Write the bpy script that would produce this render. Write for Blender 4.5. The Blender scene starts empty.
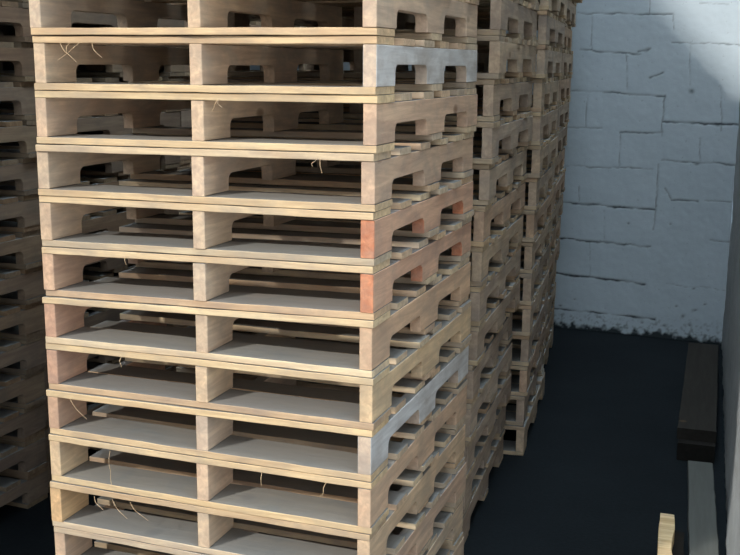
import bpy, bmesh, math, random
import numpy as np
from mathutils import Vector, Matrix, noise
C = bpy.context.scene.collection
rnd = random.Random(11)
TAU = math.tau

# ------------------------------------------------------------------ helpers
def link(name, me, parent=None):
    o = bpy.data.objects.new(name, me); C.objects.link(o)
    if parent: o.parent = parent
    return o

def tag(o, label, cat, group=None):
    o['label'] = label; o['category'] = cat
    if group: o['group'] = group
    return o

class N:
    """tiny node-graph helper"""
    def __init__(s, name):
        s.m = bpy.data.materials.new(name); s.m.use_nodes = True
        s.t = s.m.node_tree; s.n = s.t.nodes; s.l = s.t.links
        s.b = s.n['Principled BSDF']
    def new(s, typ, **kw):
        x = s.n.new(typ)
        for k, v in kw.items(): setattr(x, k, v)
        return x
    def lk(s, a, b): s.l.new(a, b)
    def noise(s, vec, scale, detail=4, rough=.55, dist=0):
        x = s.new('ShaderNodeTexNoise')
        x.inputs['Scale'].default_value = scale; x.inputs['Detail'].default_value = detail
        x.inputs['Roughness'].default_value = rough; x.inputs['Distortion'].default_value = dist
        s.lk(vec, x.inputs['Vector']); return x.outputs['Fac']
    def ramp(s, fac, stops):
        x = s.new('ShaderNodeValToRGB'); e = x.color_ramp.elements
        while len(e) < len(stops): e.new(.5)
        for i, (p, c) in enumerate(stops):
            e[i].position = p; e[i].color = (*c, 1) if len(c) == 3 else c
        s.lk(fac, x.inputs['Fac']); return x.outputs['Color']
    def mix(s, fac, a, b, mode='MIX'):
        x = s.new('ShaderNodeMix', data_type='RGBA', blend_type=mode)
        for sock, v in ((x.inputs[0], fac), (x.inputs[6], a), (x.inputs[7], b)):
            if isinstance(v, (int, float)): sock.default_value = v
            elif isinstance(v, tuple): sock.default_value = (*v, 1)
            else: s.lk(v, sock)
        return x.outputs[2]
    def math(s, op, a, b=0, c=0, clamp=False):
        x = s.new('ShaderNodeMath', operation=op, use_clamp=clamp)
        for sock, v in zip(x.inputs, (a, b, c)):
            if isinstance(v, (int, float)): sock.default_value = v
            else: s.lk(v, sock)
        return x.outputs[0]
    def bump(s, h, strength, dist):
        x = s.new('ShaderNodeBump'); x.inputs['Strength'].default_value = strength
        x.inputs['Distance'].default_value = dist
        s.lk(h, x.inputs['Height']); s.lk(x.outputs['Normal'], s.b.inputs['Normal'])

def wood(name, axis, dust=.88, light=(.84, .67, .45), dark=(.56, .41, .28), rough=.8, worn=.72):
    g = N(name)
    tc = g.new('ShaderNodeTexCoord'); oi = g.new('ShaderNodeObjectInfo')
    mp = g.new('ShaderNodeMapping')
    sc = [26, 26, 26]; sc[axis] = 2.2
    mp.inputs['Scale'].default_value = sc
    g.lk(tc.outputs['Object'], mp.inputs['Vector'])
    cx = g.new('ShaderNodeCombineXYZ')
    r = g.math('MULTIPLY', oi.outputs['Random'], 61.0)
    for i in range(3): g.lk(r, cx.inputs[i])
    g.lk(cx.outputs[0], mp.inputs['Location'])
    grain = g.noise(mp.outputs[0], 1.6, 6, .62, .6)
    mp2 = g.new('ShaderNodeMapping'); mp2.inputs['Scale'].default_value = (5, 5, 9)
    g.lk(tc.outputs['Object'], mp2.inputs['Vector']); g.lk(cx.outputs[0], mp2.inputs['Location'])
    blot = g.noise(mp2.outputs[0], 1.3, 4, .6, .3)
    base = g.ramp(grain, [(.30, dark), (.50, tuple((a+b)/2 for a, b in zip(light, dark))), (.66, light)])
    # faint grey weathering in blotches
    wf = g.ramp(blot, [(.44, (0, 0, 0)), (.72, (worn, worn, worn))])
    base = g.mix(wf, base, (.43, .36, .30))
    # knots
    vo = g.new('ShaderNodeTexVoronoi'); vo.inputs['Scale'].default_value = .55
    g.lk(mp2.outputs[0], vo.inputs['Vector'])
    kf = g.ramp(vo.outputs['Distance'], [(.0, (.8, .8, .8)), (.05, (.55, .55, .55)), (.085, (0, 0, 0))])
    base = g.mix(kf, base, (.22, .12, .06))
    base = g.mix(1.0, base, oi.outputs['Color'], 'MULTIPLY')
    # settled grey dust on upward faces
    ge = g.new('ShaderNodeNewGeometry'); sp = g.new('ShaderNodeSeparateXYZ')
    g.lk(ge.outputs['Normal'], sp.inputs[0])
    up = g.math('SUBTRACT', sp.outputs['Z'], .75); up = g.math('MULTIPLY', up, 6, clamp=True)
    dn = g.ramp(blot, [(.2, (min(1, dust+.1),)*3), (.8, (max(0, dust-.15),)*3)])
    up = g.math('MULTIPLY', up, dn)
    base = g.mix(up, base, (.215, .23, .23))
    g.lk(base, g.b.inputs['Base Color'])
    g.b.inputs['Roughness'].default_value = rough
    g.b.inputs['Specular IOR Level'].default_value = .2
    g.bump(grain, .35, .004)
    return g.m

M_BOARD = wood('board_wood', 0)
M_STR = wood('stringer_wood', 1, light=(.84, .655, .47), dark=(.56, .41, .31))
M_FIBRE = wood('fibre_wood', 0, dust=.2)

# ------------------------------------------------------------------ shapes
def board_mesh(name, x0, x1, y0, y1, zf0, zf1, seed, t=None, segs=16, rag=.0022):
    """Deck board running along X. zf0(x)/zf1(x): bottom / top heights. Ragged sawn edges."""
    r = random.Random(seed)
    bm = bmesh.new(); rings = []
    ch = .0016
    ph = [r.random()*9 for _ in range(4)]
    for i in range(segs+1):
        u = i/segs; x = x0+(x1-x0)*u
        ya = y0 + rag*(math.sin(u*5+ph[0])+r.uniform(-.7, .7))
        yb = y1 + rag*(math.sin(u*4+ph[1])+r.uniform(-.7, .7))
        za, zb = zf0(x), zf1(x)
        w = r.uniform(0, .0012)
        za += w; zb -= r.uniform(0, .0014)
        prof = [(ya+ch, za), (yb-ch, za), (yb, za+ch), (yb, zb-ch), (yb-ch, zb), (ya+ch, zb), (ya, zb-ch), (ya, za+ch)]
        rings.append([bm.verts.new((x, y, z)) for y, z in prof])
    for a, b in zip(rings, rings[1:]):
        for j in range(8):
            k = (j+1) % 8
            bm.faces.new((a[j], b[j], b[k], a[k]))
    bm.faces.new(rings[0]); bm.faces.new(list(reversed(rings[-1])))
    bmesh.ops.recalc_face_normals(bm, faces=bm.faces)
    me = bpy.data.meshes.new(name); bm.to_mesh(me); bm.free()
    me.materials.append(M_BOARD); return me

NOTCH = [(.147, .432), (.602, .872)]
def stringer_mesh(name, xc, w, zb, zt, seed, L=1.0, nh=.050):
    """Stringer running along Y with two round-cornered fork notches in its lower edge."""
    r = random.Random(seed)
    out = [(0, zb)]
    for a, b in NOTCH:
        a += r.uniform(-.01, .01); b += r.uniform(-.008, .008); h = nh+r.uniform(-.004, .004); q = .022
        out += [(a, zb)]
        out += [(a+q-q*math.cos(t), zb+h-q+q*math.sin(t)) for t in [i*math.pi/2/5 for i in range(6)]]
        out += [(b-q+q*math.sin(t), zb+h-q+q*math.cos(t)) for t in [i*math.pi/2/5 for i in range(6)]]
        out += [(b, zb)]
    out += [(L, zb), (L, zt)]
    n = 14
    out += [(L-L*i/n, zt - r.uniform(0, .001)) for i in range(1, n)] + [(0, zt)]
    bm = bmesh.new()
    y_off = r.uniform(-.003, .004); tw = r.uniform(-.003, .003)
    def P(s, y, z):
        return bm.verts.new((xc+s*w/2+tw*math.sin(y*3+seed), y+y_off, z))
    va = [P(-1, y, z) for y, z in out]; vb = [P(1, y, z) for y, z in out]
    m = len(out)
    fa = bm.faces.new(va); fb = bm.faces.new(list(reversed(vb)))
    for i in range(m):
        j = (i+1) % m
        bm.faces.new((va[i], vb[i], vb[j], va[j]))
    bmesh.ops.recalc_face_normals(bm, faces=bm.faces)
    es = [e for e in bm.edges if len(e.link_faces) == 2 and (fa in e.link_faces or fb in e.link_faces)]
    bmesh.ops.bevel(bm, geom=es, offset=.0015, segments=1, affect='EDGES')
    me = bpy.data.meshes.new(name); bm.to_mesh(me); bm.free()
    me.materials.append(M_STR); return me

TOPB = [(0, .134), (.212, .308), (.395, .492), (.575, .668), (.752, .842), (.872, 1.0)]
BOTB = [(0, .140), (.478, .582), (.872, 1.0)]
TINTS = [(1, 1, 1), (1.0, .97, .92), (.95, .93, .92), (1.02, .92, .86), (.90, .90, .92), (.98, .88, .80), (.84, .83, .84), (1.04, 1.02, .96)]

def pallet(x0, x1, zbL, zbR, ztL, ztR, seed, loc=(0, 0, 0), rz=0, tb=.020, hero=False):
    """Empty + 3 stringers, 6 deck boards, 3 bottom boards; local origin front-right-bottom corner."""
    r = random.Random(seed)
    root = bpy.data.objects.new('wooden_pallet', None); C.objects.link(root)
    root.empty_display_size = .1
    root.location = loc; root.rotation_euler = (0, 0, rz)
    fb = lambda x: zbR+(zbL-zbR)*(x/(-1.0)); ft = lambda x: ztR+(ztL-ztR)*(x/(-1.0))
    e = .0003
    for xc in (x0+.018, (x0+x1)/2+.004, x1-.018):
        w = .036+r.uniform(-.0015, .0015)
        me = stringer_mesh('stringer', xc, w, fb(xc)+tb+e, ft(xc)-tb-e, r.randint(0, 9999))
        o = link('stringer', me, root); c = r.choice(TINTS); o.color = (*c, 1)
    for y0, y1 in TOPB:
        d = r.uniform(-.012, .012) if 0 < y0 < .8 else 0
        j0, j1 = (r.uniform(-.002, .002), r.uniform(-.002, .003)) if y0 == 0 else (r.uniform(-.008, .008), r.uniform(-.008, .006))
        me = board_mesh('deck_board', x0+j0, x1+j1, y0+d+(r.uniform(-.004, .003) if y0 == 0 else 0), y1+d, lambda x: ft(x)-tb, lambda x: ft(x)-e, r.randint(0, 9999))
        o = link('deck_board', me, root); o.color = (*r.choice(TINTS), 1)
    for y0, y1 in BOTB:
        d = r.uniform(-.01, .01) if 0 < y0 < .8 else 0
        j0, j1 = (r.uniform(-.002, .002), r.uniform(-.002, .003)) if y0 == 0 else (r.uniform(-.008, .008), r.uniform(-.008, .006))
        me = board_mesh('bottom_board', x0+j0, x1+j1, y0+d+(r.uniform(-.004, .003) if y0 == 0 else 0), y1+d, lambda x: fb(x)+e, lambda x: fb(x)+tb, r.randint(0, 9999))
        o = link('bottom_board', me, root); o.color = (*r.choice(TINTS), 1)
    return root

ORD = ['first', 'second', 'third', 'fourth', 'fifth', 'sixth', 'seventh', 'eighth', 'ninth', 'tenth', 'eleventh', 'twelfth',
       'thirteenth', 'fourteenth', 'fifteenth', 'sixteenth', 'seventeenth', 'eighteenth', 'nineteenth']

# ------------------------------------------------------------------ near stack (measured layer by layer)
zR = [1.8361, 1.6945, 1.553, 1.4068, 1.27, 1.1300, 0.9772, 0.8364, 0.6928, 0.5455]
zL = [1.8397, 1.6934, 1.5471, 1.4037, 1.2583, 1.1138, 0.9763, 0.8359, 0.7007, 0.553, 0.4082]
XR = [0.002, 0.004, -0.002, -0.002, -0.003, -0.004, -0.002, -0.005, -0.005, -0.007]
XL = [-0.992, -0.992, -0.996, -0.996, -0.998, -1.001, -1.004, -1.007, -1.010, -1.014]
H = .1428
TB = .020
while len(zR) < 13: zR.append(zR[-1]+(-.02+.0-zR[9])/4+.005 if len(zR) == 99 else zR[9]-(zR[9]+.02-.0)*(len(zR)-9)/4.0)
while len(zL) < 13: zL.append(zL[10]-(zL[10]+.02)*(len(zL)-10)/3.0)
zR.append(-TB); zL.append(-TB)
XR += [-.008]*4; XL += [-1.015]*4
up = 5                                   # pallets above the first measured joint
looks = {
 0: 'cut by the top edge of the photo',
 1: 'its right flank whitish grey',
 2: 'with straw fibre hanging over its opening',
 3: 'its right flank scuffed brown',
 4: 'upper of two with orange-red right stringer',
 5: 'lower of two with orange-red right stringer',
 6: 'with pinkish left stringer, directly below the red-ended pair',
 7: 'with pinkish left end and dusty grey boards',
 8: 'its right flank pale grey',
 9: 'with long fibres dangling from its front board',
 10: 'with a yellowish left stringer, nearly at the bottom edge',
 11: 'cut by the bottom edge of the photo',
}
GRP = 'notched wooden pallets in the near stack'
hero = {}
ztopR, ztopL = zR[0]+TB, zL[0]+TB
# pallet k sits between joint k-1 (its top) and joint k (top of the next one)
for k in range(1, 14):
    tR, tL = zR[k-1]+TB, zL[k-1]+TB; bR, bL = zR[k]+TB, zL[k]+TB
    base = min(bR, bL)
    p = pallet(XL[k-1], XR[k-1], bL-base, bR-base, tL-base, tR-base, 100+k, (0, 0, base), math.radians(rnd.uniform(-.25, .25)))
    hero[k] = p
for i in range(up):
    b = ztopR+.0005+i*H
    p = pallet(-.995+rnd.uniform(-.006, .006), .002+rnd.uniform(-.004, .004), .0042 if i == 0 else 0, 0, H, H, 50+i, (0, rnd.uniform(-.004, .004), b), math.radians(rnd.uniform(-.3, .3)))
    hero[-i] = p
# hero[0] is the one above joint 1; hero[k] hangs below joint k
for k, p in hero.items():
    if k < 0:
        tag(p, f'near-stack wooden pallet, {ORD[-k-1]} one above the top edge of the photo', 'pallet', GRP)
    elif k <= 10:
        n = ORD[k]
        tag(p, f'{n} pallet down the near stack, {looks[k]}', 'pallet', GRP)
    else:
        tag(p, f'wooden pallet at the foot of the near stack, {ORD[13-k]} one up from the floor', 'pallet', GRP)

def kids(root, kind): return [c for c in root.children if c.name.split('.')[0] == kind]
def tint(root, kind, i, col, label=None):
    o = kids(root, kind)[i]; o.color = (*col, 1)
    if label: o['label'] = label
# individual wood colours seen in the photo (stringer index 0 left, 1 middle, 2 right)
M_RED = wood('red_stained_wood', 1, light=(.80, .42, .24), dark=(.50, .20, .11), rough=.8)
for k in (4, 5):
    tint(hero[k], 'stringer', 2, (1.0, .80, .72), 'pinkish stringer with orange-red stained end')
    me = kids(hero[k], 'stringer')[2].data; me.materials.append(M_RED)
    for pl in me.polygons:
        if pl.normal.y < -.6: pl.material_index = 1
    tint(hero[k], 'stringer', 1, (.95, .93, .88))
M_PALE = wood('bleached_wood', 1, light=(.82, .79, .74), dark=(.58, .55, .52), rough=.85)
for k, c in ((1, (1.0, .99, .98)), (8, (.93, .93, .94))):
    tint(hero[k], 'stringer', 2, c, 'stringer with bleached whitish grey flank')
    me = kids(hero[k], 'stringer')[2].data; me.materials.append(M_PALE)
    for pl in me.polygons:
        if abs(pl.normal.x) > .6: pl.material_index = 1
tint(hero[0], 'stringer', 2, (1.0, .94, .88))
tint(hero[2], 'stringer', 2, (.98, .86, .78)); tint(hero[3], 'stringer', 2, (.96, .86, .79))
tint(hero[1], 'stringer', 0, (1.04, .98, .88)); tint(hero[0], 'stringer', 0, (1, .99, .95))
tint(hero[2], 'stringer', 0, (1.04, .95, .86)); tint(hero[3], 'stringer', 0, (.98, .95, .88))
tint(hero[4], 'stringer', 0, (.95, .88, .80)); tint(hero[5], 'stringer', 0, (.98, .84, .76))
tint(hero[6], 'stringer', 0, (.98, .76, .68), 'pinkish stringer'); tint(hero[7], 'stringer', 0, (.96, .75, .68), 'pinkish stringer')
tint(hero[8], 'stringer', 0, (1.0, .82, .72)); tint(hero[9], 'stringer', 0, (1.06, 1.0, .84)); tint(hero[10], 'stringer', 0, (1.08, .92, .66), 'yellowish stringer')
tint(hero[6], 'stringer', 2, (1.02, .88, .76)); tint(hero[7], 'stringer', 2, (1.06, .98, .80)); tint(hero[9], 'stringer', 2, (1.0, .88, .78)); tint(hero[10], 'stringer', 2, (1.0, .92, .80))
for k in range(0, 11): tint(hero[k], 'stringer', 1, [(1.08, 1.0, .88), (1.08, 1.0, .9), (1.06, 1.0, .9), (1.06, 1.02, .96), (1.0, .97, .9), (1.0, .98, .93), (.97, .93, .86), (1.04, .98, .86), (.96, .94, .92), (1.02, .94, .86), (1.04, .99, .9)][k])
cream = (1.08, 1.02, .90); warm = (1.05, .94, .80); grey = (.86, .87, .88)
fd = {1: warm, 2: (1.08, 1.02, .86), 3: (.98, .94, .88), 4: cream, 5: cream, 6: (1.1, 1.05, .92), 7: (1.1, 1.05, .9), 8: (1.12, 1.04, .86), 9: (1.05, .98, .84), 10: (.92, .84, .74)}
fbm = {0: warm, 1: (1.08, 1.0, .84), 2: (1.1, 1.03, .88), 3: (1.02, .94, .80), 4: (.92, .92, .88), 5: (.98, .86, .76), 6: (1.1, 1.08, 1.02), 7: (.88, .78, .70), 8: (.98, .90, .78), 9: (1.1, 1.02, .84)}
for k, c in fd.items(): tint(hero[k], 'deck_board', 0, c)
for k, c in fbm.items(): tint(hero[k], 'bottom_board', 0, c)

# ------------------------------------------------------------------ other stacks: prototypes and copies
HB = 1.8567/13*1.0
def copy_pallet(src, loc, rz, r, dim=1.0):
    c = src.copy(); C.objects.link(c); c.location = loc; c.rotation_euler = (0, 0, rz)
    for ch in src.children:
        d = ch.copy(); C.objects.link(d); d.parent = c
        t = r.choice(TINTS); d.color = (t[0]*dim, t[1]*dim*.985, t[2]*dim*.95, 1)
        if 'label' in d: del d['label']
    return c
protos = {}
def stack(name, rowword, x_top, x_bot, y, rz_deg, h, n, seed, labelf, group, dim=1.0, jit=.006, nudge={}):
    r = random.Random(seed)
    key = round(h, 4)
    for i in range(n):
        xx = x_bot+(x_top-x_bot)*min(1, (i*h)/1.85)+r.uniform(-jit, jit)+nudge.get(i, 0)
        loc = (xx, y+r.uniform(-jit, jit), i*h); rz = math.radians(rz_deg+r.uniform(-.3, .3))
        L = protos.setdefault(key, [])
        if len(L) < 5:
            p = pallet(-1.0+r.uniform(-.006, .006), 0, 0, 0, h, h, 7000+len(L)*13+int(h*1e5), loc, rz)
            L.append(p)
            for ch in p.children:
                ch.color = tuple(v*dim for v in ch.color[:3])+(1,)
        else:
            p = copy_pallet(L[r.randrange(5)], loc, rz, r, dim)
        tag(p, labelf(i, n), 'pallet', group)

def lf(where):
    def f(i, n):
        w = 'lowest' if i == 0 else 'topmost' if i == n-1 else ORD[i]+' up'
        return f'wooden pallet, {w} in the {where}'
    return f
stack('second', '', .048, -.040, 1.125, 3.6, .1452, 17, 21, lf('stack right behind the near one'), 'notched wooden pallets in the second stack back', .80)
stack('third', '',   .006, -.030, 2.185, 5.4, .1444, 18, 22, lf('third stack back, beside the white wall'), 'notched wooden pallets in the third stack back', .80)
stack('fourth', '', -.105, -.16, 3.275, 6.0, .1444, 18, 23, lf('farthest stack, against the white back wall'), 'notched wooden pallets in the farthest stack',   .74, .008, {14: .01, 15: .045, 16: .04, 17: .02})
stack('left', '', -1.70, -1.82, .0, -1.0, .1432, 17, 24, lf('dark stack at the left edge of the photo'), 'notched wooden pallets in the left stack', .40)  # wood tint darkened to stand in for the shade on this stack
stack('left_rear', '', -1.72, -1.86, 1.06, -2.0, .1440, 17, 25, lf('dark stack behind the left one'), 'notched wooden pallets in the rear left stack', .42)  # shade put into the wood tint here too

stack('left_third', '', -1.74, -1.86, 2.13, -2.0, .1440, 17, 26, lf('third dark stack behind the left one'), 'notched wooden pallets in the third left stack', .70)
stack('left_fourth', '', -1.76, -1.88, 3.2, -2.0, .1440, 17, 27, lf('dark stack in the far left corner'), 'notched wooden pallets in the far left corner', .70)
# ------------------------------------------------------------------ loose fibres hanging from the near stack
def fibre(root, pts, rad=.0007, name='splinter'):
    cu = bpy.data.curves.new(name, 'CURVE'); cu.dimensions = '3D'; cu.bevel_depth = rad; cu.bevel_resolution = 1; cu.resolution_u = 6
    s = cu.splines.new('NURBS'); s.points.add(len(pts)-1); s.use_endpoint_u = True; s.order_u = 3
    for q, (x, y, z) in zip(s.points, pts): q.co = (x, y, z, 1)
    cu.materials.append(M_FIBRE)
    o = bpy.data.objects.new(name, cu); C.objects.link(o)
    me = bpy.data.meshes.new_from_object(o); C.objects.unlink(o); bpy.data.objects.remove(o)
    me.name = name
    o = link(name, me, root); o.color = (1.1, 1.0, .85, 1)
    o['label'] = 'thin straw-coloured wood fibre'
    return o
def hang(k, x, ln, dx, top='deck', n=4, seed=0):
    """fibre hanging off the front edge of the top deck of hero[k]"""
    r = random.Random(seed); root = hero[k]
    z0 = (zR[k-1]-root.location.z)+.004 if k >= 1 else .03
    pts = [(x, -.002, z0)]
    for i in range(1, n):
        u = i/(n-1)
        pts.append((x+dx*u+r.uniform(-.006, .006), -.008-.006*math.sin(u*3), z0-ln*u))
    fibre(root, pts)
hang(1, -.90, .050, .05, seed=1); hang(1, -.84, .045, -.06, seed=2); hang(1, -.87, .03, -.005, seed=3); hang(1, -.80, .038, .035, seed=4)
hang(3, -.145, .036, .004, seed=5); hang(3, -.155, .02, -.01, seed=15)
hang(2, -.43, .03, -.012, seed=6); hang(2, -.425, .02, .01, seed=7)
hang(9, -.13, .040, -.012, seed=8); hang(9, -.32, .034, .006, seed=9)
hang(8, -.93, .055, .06, seed=10); hang(9, -.80, .100, .004, n=6, seed=11)
hang(10, -.80, .05, .05, seed=12); hang(10, -.86, .035, .03, seed=13); hang(10, -.74, .045, .06, seed=14)
hang(5, -.72, .028, .004, seed=16); hang(5, -.985, .03, -.006, seed=17)
hang(7, -.75, .03, .004, seed=18)

# ------------------------------------------------------------------ setting materials
def concrete():
    g = N('dark_concrete'); tc = g.new('ShaderNodeTexCoord')
    a = g.noise(tc.outputs['Object'], 1.4, 8, .6); b = g.noise(tc.outputs['Object'], 60, 4, .7)
    c = g.ramp(a, [(.3, (.006, .009, .0115)), (.7, (.0115, .016, .019))])
    c2 = g.ramp(b, [(.35, (.8, .8, .8)), (.75, (1.25, 1.25, 1.25))])
    g.lk(g.mix(1.0, c, c2, 'MULTIPLY'), g.b.inputs['Base Color'])
    g.b.inputs['Roughness'].default_value = .85; g.b.inputs['Specular IOR Level'].default_value = .15
    g.bump(b, .3, .004); return g.m
def whitewash():
    g = N('whitewashed_block'); tc = g.new('ShaderNodeTexCoord')
    at = g.new('ShaderNodeAttribute', attribute_name='grime')
    a = g.noise(tc.outputs['Object'], 2.2, 6, .6); b = g.noise(tc.outputs['Object'], 45, 5, .65)
    c = g.ramp(a, [(.3, (.56, .64, .69)), (.7, (.62, .70, .75))])
    sp = g.ramp(b, [(.27, (.72, .72, .72)), (.36, (1, 1, 1))])
    c = g.mix(1.0, c, sp, 'MULTIPLY')
    c = g.mix(at.outputs['Fac'], c, (.040, .050, .055))
    g.lk(c, g.b.inputs['Base Color']); g.b.inputs['Roughness'].default_value = .75
    g.b.inputs['Specular IOR Level'].default_value = .25
    g.bump(b, .25, .004); return g.m
def render_grey(name, c0, c1, sc=3):
    g = N(name); tc = g.new('ShaderNodeTexCoord')
    a = g.noise(tc.outputs['Object'], sc, 8, .65); b = g.noise(tc.outputs['Object'], 70, 4, .7)
    c = g.ramp(a, [(.3, c0), (.7, c1)])
    g.lk(c, g.b.inputs['Base Color']); g.b.inputs['Roughness'].default_value = .9
    g.bump(b, .5, .006); return g.m

def struct(name, me, mat):
    o = link(name, me); me.materials.append(mat); o['kind'] = 'structure'; return o
def slab(x0, x1, y0, y1, z0, z1):
    bm = bmesh.new(); bmesh.ops.create_cube(bm, size=1)
    for v in bm.verts:
        v.co = ((x0+x1)/2+v.co.x*(x1-x0), (y0+y1)/2+v.co.y*(y1-y0), (z0+z1)/2+v.co.z*(z1-z0))
    me = bpy.data.meshes.new('slab'); bm.to_mesh(me); bm.free(); return me

CEIL = 5.2
struct('floor', slab(-5.2, 1.6, -3.2, 5.4, -.15, 0), concrete())
def holed(axis, lo, hi, a0, a1, b0, b1, ha0, ha1, hb0, hb1):
    # slab with one rectangular opening; axis 1: wall across Y (a = x, b = z); axis 2: ceiling (a = x, b = y)
    bm = bmesh.new()
    for (p, q, r_, t) in ((a0, ha0, b0, b1), (ha1, a1, b0, b1), (ha0, ha1, b0, hb0), (ha0, ha1, hb1, b1)):
        g = bmesh.ops.create_cube(bm, size=1)['verts']
        for v in g:
            a = (p+q)/2+v.co.x*(q-p); b = (r_+t)/2+v.co.y*(t-r_); c = (lo+hi)/2+v.co.z*(hi-lo)
            v.co = (a, c, b) if axis == 1 else (a, b, c)
    bmesh.ops.recalc_face_normals(bm, faces=bm.faces)
    me = bpy.data.meshes.new('slab'); bm.to_mesh(me); bm.free(); return me
def grid_slab(z0, z1, xs, ys, holes):
    # ceiling made of cells on an x/y grid, leaving the named cells open as added gaps for light
    bm = bmesh.new()
    for i in range(len(xs)-1):
        for j in range(len(ys)-1):
            if (i, j) in holes: continue
            for v in bmesh.ops.create_cube(bm, size=1)['verts']:
                v.co = ((xs[i]+xs[i+1])/2+v.co.x*(xs[i+1]-xs[i]), (ys[j]+ys[j+1])/2+v.co.y*(ys[j+1]-ys[j]), (z0+z1)/2+v.co.z*(z1-z0))
    me = bpy.data.meshes.new('slab'); bm.to_mesh(me); bm.free(); return me
struct('ceiling', grid_slab(CEIL, CEIL+.12, [-5.2, -2.40, -1.2, -.2, 1.2, 1.6], [-3.2, -1.2, -.9, .9, 4.4, 5.4], {(1, 2), (3, 1), (3, 2), (3, 3)}), render_grey('ceiling_board', (.10, .11, .12), (.14, .15, .16)))  # unseen roof openings, added to light the back wall and the passage
struct('added_wall_front', holed(1, -3.35, -3.2, -5.2, .15, 0, CEIL, -3.1, -.9, 2.2, 4.6), render_grey('front_render', (.22, .23, .24), (.30, .31, .32)))  # unseen wall added to cut fill light, its opening placed to pass the sun

# back wall: painted blocks, joints as real shallow grooves with grime in them
A = Vector((-.3938, 4.7192, 0)); U = Vector((.9969, -.0787, 0)).normalized(); NV = Vector((-.0787, -.9969, 0)).normalized()
SEG = [[0.137, 2.128, 0.738, 2.111, 2], [0.905, 2.178, 1.072, 2.169, 1], [0.161, 1.891, 0.552, 1.866, 2], [0.112, 1.631, 0.725, 1.602, 2.4], [0.103, 1.386, 0.331, 1.386, 1], [0.451, 1.357, 0.72, 1.372, 2], [0.451, 1.357, 0.455, 1.285, 1.5], [0.725, 1.608, 0.716, 1.339, 1.5], [0.723, 1.436, 1.196, 1.43, 3], [0.749, 1.934, 1.161, 1.921, 1.2], [1.083, 1.502, 1.091, 1.389, 1], [0.538, 1.885, 0.614, 1.897, 2.5], [0.626, 1.718, 0.706, 1.749, 2], [0.229, 2.121, 0.24, 1.891, 0.7], [0.469, 1.872, 0.482, 1.636, 0.9], [0.221, 1.6, 0.224, 1.389, 0.9], [0.744, 2.114, 0.756, 2.015, 1], [0.094, 1.124, 0.671, 1.13, 1.2], [0.451, 1.357, 0.463, 1.127, 0.7], [0.725, 1.185, 1.196, 1.179, 2], [0.707, 1.158, 0.711, 0.882, 1.7], [0.711, 0.882, 0.7, 0.735, 1.5], [0.07, 0.878, 0.705, 0.862, 3], [0.195, 0.987, 0.2, 0.892, 1], [0.761, 1.01, 0.81, 0.934, 1.5], [0.81, 0.934, 0.973, 0.937, 2], [1.017, 0.94, 1.182, 0.943, 1], [0.059, 0.629, 0.687, 0.614, 3], [0.055, 0.383, 0.669, 0.362, 3.4], [1.065, 0.688, 1.2, 0.685, 1.2], [0.038, 0.126, 0.311, 0.133, 2.5], [0.311, 0.133, 0.748, 0.129, 3], [0.959, 1.341, 0.969, 1.201, 0.8], [1.059, 1.676, 1.087, 1.446, 0.6], [0.861, 1.922, 0.876, 1.673, 0.5], [0.371, 0.842, 0.381, 0.638, 0.5], [0.288, 0.618, 0.298, 0.39, 0.4], [0.799, 0.373, 1.179, 0.368, 0.6], [0.007, 2.372, 1.014, 2.326, 2], [0.588, 2.338, 0.601, 2.122, 0.8]]
for j in range(12):                      # the same coursing carried on behind the pallets and above the photo
    z = .13+.249*j
    if z < 2.5: SEG.append([-3.5, z, .03, z, 2])
    else: SEG.append([-3.5, z, 1.19, z, 2])
    for i in range(8):
        x = -3.3+.52*i+(.26 if j % 2 else 0)
        if x < -.05: SEG.append([x, z, x, z+.249, 1.2])
BLOB = [(0.891, 1.636, .022), (0.952, 1.175, .020), (0.535, 0.764, .010), (0.813, 0.776, .009), (0.809, 0.09, .02), (1.001, 0.217, .02), (0.976, 0.112, .016), (0.105, 0.154, .012), (0.382, 0.10, .014), (0.6, 1.89, .02), (.93, .16, .02), (.88, .23, .010), (1.06, .26, .012), (.98, .36, .01), (.2, .21, .01), (.66, .09, .02)]
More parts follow.
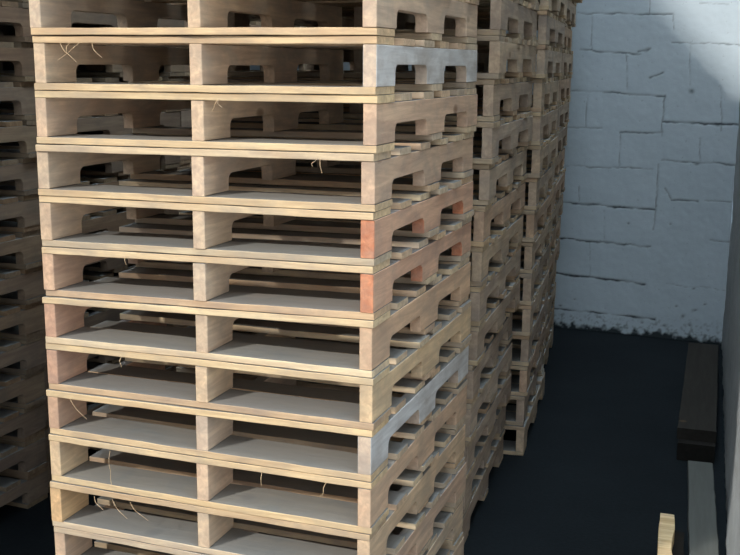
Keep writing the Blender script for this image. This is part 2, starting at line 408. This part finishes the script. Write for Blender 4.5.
def back_wall():
    us = np.concatenate([np.linspace(-4.8, -.3, 46)[:-1], np.arange(-.3, 1.186, .0065), [1.187]])
    zs = np.concatenate([np.arange(0, 2.6, .0065), np.linspace(2.6, CEIL, 20)])
    UU, ZZ = np.meshgrid(us, zs); sh = UU.shape
    pu, pz = UU.ravel(), ZZ.ravel()
    rng = np.random.default_rng(3)
    # smooth wobble fields
    def field(scale, seed):
        return np.array([noise.noise(Vector((a*scale+seed, b*scale, seed*1.7))) for a, b in zip(pu, pz)])
    w1 = field(9, 1.3); w2 = field(9, 7.7); w3 = field(28, 4.1); w4 = field(70, 2.2)
    au = pu+w1*.010+w4*.003; az = pz+w2*.010+w3*.005+w4*.002
    groove = np.zeros_like(pu)
    for x0, z0, x1, z1, w in SEG:
        dx, dz = x1-x0, z1-z0; L2 = dx*dx+dz*dz
        t = np.clip(((au-x0)*dx+(az-z0)*dz)/L2, 0, 1)
        d = np.hypot(au-x0-t*dx, az-z0-t*dz)
        wid = .0042*(.55+.32*w)*(1+.8*w3)
        fall = np.exp(-(d/np.maximum(wid, .001))**2)*min(1, .22+.25*w)*np.clip(.85+1.1*w1, .25, 1.2)
        groove = np.maximum(groove, fall)
    for x0, z0, r in BLOB:
        d = np.hypot((au-x0), (az-z0)*1.3)
        groove = np.maximum(groove, np.exp(-(d/(r*.7*(1+.9*w3)))**2)*.7)
    # grime and lost paint low down
    low = np.clip(1-(pz-.012-.02*w1-.035*w3-.018*w4-.020*np.clip((pu-.55)/.3, 0, 1)*np.clip((.95-pu)/.2, 0, 1))/.035, 0, 1)
    mot = np.clip((.17+.05*w1-pz)/.17, 0, 1)*np.clip(w4*2.2+w3*1.4-.15, 0, 1)*.7
    grime = np.clip(np.maximum(np.maximum(groove*.97, low), mot), 0, 1)
    disp = -groove*.003+w1*.002+w3*.0008
    P = np.stack([A.x+U.x*pu+NV.x*disp, A.y+U.y*pu+NV.y*disp, pz], 1)
    n = len(us); m = len(zs)
    faces = [(j*n+i, j*n+i+1, (j+1)*n+i+1, (j+1)*n+i) for j in range(m-1) for i in range(n-1)]
    me = bpy.data.meshes.new('wall_back'); me.from_pydata(P.tolist(), [], faces); me.update()
    at = me.attributes.new('grime', 'FLOAT', 'POINT'); at.data.foreach_set('value', grime.astype(np.float32))
    me.polygons.foreach_set('use_smooth', [True]*len(faces))
    o = struct('wall_back', me, whitewash())
    so = o.modifiers.new('thick', 'SOLIDIFY'); so.thickness = .15; so.offset = -1
    return o
back_wall()

# right wall: rough grey render, running towards the viewer
def right_wall():
    p0 = Vector((.789, 4.626, 0)); d = Vector((.8964-.789, 1.4417-4.626, 0)); d.normalize()
    nv = Vector((-1, 0, 0))
    ys = np.concatenate([np.arange(0, 4.6, .02), np.linspace(4.6, 5.1, 10)]); zs = np.concatenate([np.arange(0, 1.6, .02), np.linspace(1.6, CEIL, 90)])
    V = []
    for z in zs:
        for s in ys:
            q = p0+d*s
            b = .008*noise.noise(Vector((s*4, z*4, 3)))+.004*noise.noise(Vector((s*15, z*15, 9)))
            V.append((q.x-b, q.y, z))
    n = len(ys)
    F = [(j*n+i, j*n+i+1, (j+1)*n+i+1, (j+1)*n+i) for j in range(len(zs)-1) for i in range(n-1)]
    me = bpy.data.meshes.new('wall_right'); me.from_pydata(V, [], F); me.update()
    me.polygons.foreach_set('use_smooth', [True]*len(F))
    o = struct('wall_right', me, render_grey('grey_render', (.36, .39, .40), (.46, .49, .50), 5))
    so = o.modifiers.new('thick', 'SOLIDIFY'); so.thickness = .15; so.offset = -1
right_wall()
struct('wall_left', slab(-5.3, -5.15, -3.2, 5.4, 0, CEIL), render_grey('left_render', (.22, .23, .24), (.30, .31, .32)))

# ------------------------------------------------------------------ timber lying by the right wall
def timber(name, p0, p1, w, z0, z1, mat, color, seed, rag=.002, ends=.0):
    """board lying on the floor from p0 to p1 (centre line of its top), with ragged sawn edges"""
    r = random.Random(seed); a = Vector((*p0, 0)); b = Vector((*p1, 0)); L = (b-a).length
    d = (b-a)/L; s = Vector((-d.y, d.x, 0)); bm = bmesh.new(); rings = []
    n = max(6, int(L/.06)); ch = .003; cen = (a+b)/2
    for i in range(n+1):
        u = i/n; l = -L/2+L*u
        e0 = -w/2+r.uniform(-rag, rag); e1 = w/2+r.uniform(-rag, rag)
        pr = [(e0+ch, z0), (e1-ch, z0), (e1, z0+ch), (e1, z1-ch), (e1-ch, z1), (e0+ch, z1), (e0, z1-ch), (e0, z0+ch)]
        rings.append([bm.verts.new((l+(r.uniform(-ends, ends) if i in (0, n) else 0), y, z-z0)) for y, z in pr])
    for q, t in zip(rings, rings[1:]):
        for j in range(8):
            k = (j+1) % 8; bm.faces.new((q[j], t[j], t[k], q[k]))
    bm.faces.new(rings[0]); bm.faces.new(rings[-1])
    bmesh.ops.recalc_face_normals(bm, faces=bm.faces)
    me = bpy.data.meshes.new(name); bm.to_mesh(me); bm.free(); me.materials.append(mat)
    o = link(name, me); o.location = (cen.x, cen.y, z0); o.rotation_euler = (0, 0, math.atan2(d.y, d.x)); o.color = (*color, 1)
    return o
M_OLD = wood('old_timber', 0, worn=.0, dust=-.2, light=(.034, .031, .026), dark=(.025, .022, .019), rough=.95)
M_GREY = wood('grey_timber', 0, worn=.0, dust=-.2, light=(.125, .13, .118), dark=(.105, .107, .097), rough=.9)
M_RAW = wood('raw_timber', 0, worn=.3, dust=-.2, light=(.92, .72, .42), dark=(.55, .35, .17), rough=.85)
tag(timber('wooden_beam', (.730, 2.434), (.688, 4.06), .172, .085, .14, M_OLD, (1, 1, 1), 1), 'dark brown flat beam by the right wall, upper of the two stacked', 'beam')
tag(timber('wooden_beam', (.735, 2.385), (.694, 4.04), .165, .0, .0845, M_OLD, (.62, .62, .62), 2), 'dark beam on the floor beneath the brown one by the wall', 'beam')
tag(timber('plank', (.838, .95), (.760, 2.262), .106, .0, .05, M_GREY, (1, 1, 1), 3), 'long grey dusty plank lying on the floor along the right wall', 'plank')

# broken stub of pale timber standing at the bottom edge
def stub():
    root = bpy.data.objects.new('timber_offcut', None); C.objects.link(root); root.location = (.69, 1.25, 0)
    r = random.Random(4)
    def slabpiece(name, xa, xb, z0, z1, ya, yb, skew, col, mat, jag):
        bm = bmesh.new(); n = 9; rings = []
        for i in range(n+1):
            u = i/n; y = ya+(yb-ya)*u; sx = skew*(u-.5)
            l = xa+sx+r.uniform(-.002, .002); rr = xb+sx-(jag*math.sin(u*7+1)**2)*(1-u)+r.uniform(-.003, .003)
            rings.append([bm.verts.new((l, y, z0)), bm.verts.new((rr, y, z0)), bm.verts.new((rr, y, z1)), bm.verts.new((l, y, z1))])
        for q, t in zip(rings, rings[1:]):
            for j in range(4):
                k = (j+1) % 4; bm.faces.new((q[j], t[j], t[k], q[k]))
        bm.faces.new(rings[0]); bm.faces.new(rings[-1])
        bmesh.ops.recalc_face_normals(bm, faces=bm.faces)
        bmesh.ops.bevel(bm, geom=bm.edges[:], offset=.0015, segments=1, affect='EDGES')
        me = bpy.data.meshes.new(name); bm.to_mesh(me); bm.free(); me.materials.append(mat)
        o = link(name, me, root); o.color = (*col, 1); return o
    slabpiece('split_board', -.030, .024, .060, .12, -.35, .215, -.03, (1, 1, 1), M_RAW, .012)
    o = slabpiece('base_block', -.022, .062, .0, .0595, -.35, .205, -.03, (.55, .5, .45), M_OLD, .0)
    o['label'] = 'darker brown weathered block'
    tag(root, 'pale yellow split timber offcut at the bottom edge beside the grey plank', 'offcut')
stub()

# ------------------------------------------------------------------ light: sun and sky through the front gap and the added wall and roof openings
sun = bpy.data.lights.new('daylight', 'SUN'); sun.energy = 2.75; sun.angle = math.radians(2.6); sun.color = (1.0, .96, .90)
so = bpy.data.objects.new('daylight', sun); C.objects.link(so)
so.rotation_euler = Vector((1.03, 1.75, -1.19)).to_track_quat('-Z', 'Y').to_euler(); so.location = (-3, -6, 5)
w = bpy.data.worlds.new('sky'); bpy.context.scene.world = w; w.use_nodes = True
bg = w.node_tree.nodes['Background']; bg.inputs[1].default_value = 1.8
nt = w.node_tree; tcw = nt.nodes.new('ShaderNodeTexCoord'); sx = nt.nodes.new('ShaderNodeSeparateXYZ'); rp = nt.nodes.new('ShaderNodeValToRGB')
nt.links.new(tcw.outputs['Generated'], sx.inputs[0]); nt.links.new(sx.outputs['Z'], rp.inputs[0]); nt.links.new(rp.outputs[0], bg.inputs[0])
e = rp.color_ramp.elements                 # overcast sky, brightest overhead
e[0].position = .0; e[0].color = (.80, .88, .96, 1); e[1].position = .86; e[1].color = (3.2, 3.8, 4.3, 1)
m_ = e.new(.62); m_.color = (.76, .86, .98, 1)

# ------------------------------------------------------------------ camera
cam = bpy.data.cameras.new('camera'); co = bpy.data.objects.new('camera', cam); C.objects.link(co)
R = Vector((0.9412, 0.3377, 0.0059)); Uv = Vector((-0.0723, 0.1842, 0.9802)); F = Vector((-0.33, 0.923, -0.1978))
F.normalize(); R = (R-F*R.dot(F)).normalized(); Uv = R.cross(F)
mt = Matrix((R, Uv, -F)).transposed().to_4x4(); mt.translation = Vector((0.8662, -2.4552, 1.7878))
co.matrix_world = mt
cam.sensor_fit = 'HORIZONTAL'; cam.sensor_width = 36; cam.lens = 1054.69/740*36; cam.clip_start = .05
bpy.context.scene.camera = co
vs = bpy.context.scene.view_settings
vs.view_transform = 'Standard'; vs.look = 'None'; vs.gamma = 1; vs.exposure = 0; vs.use_curve_mapping = False
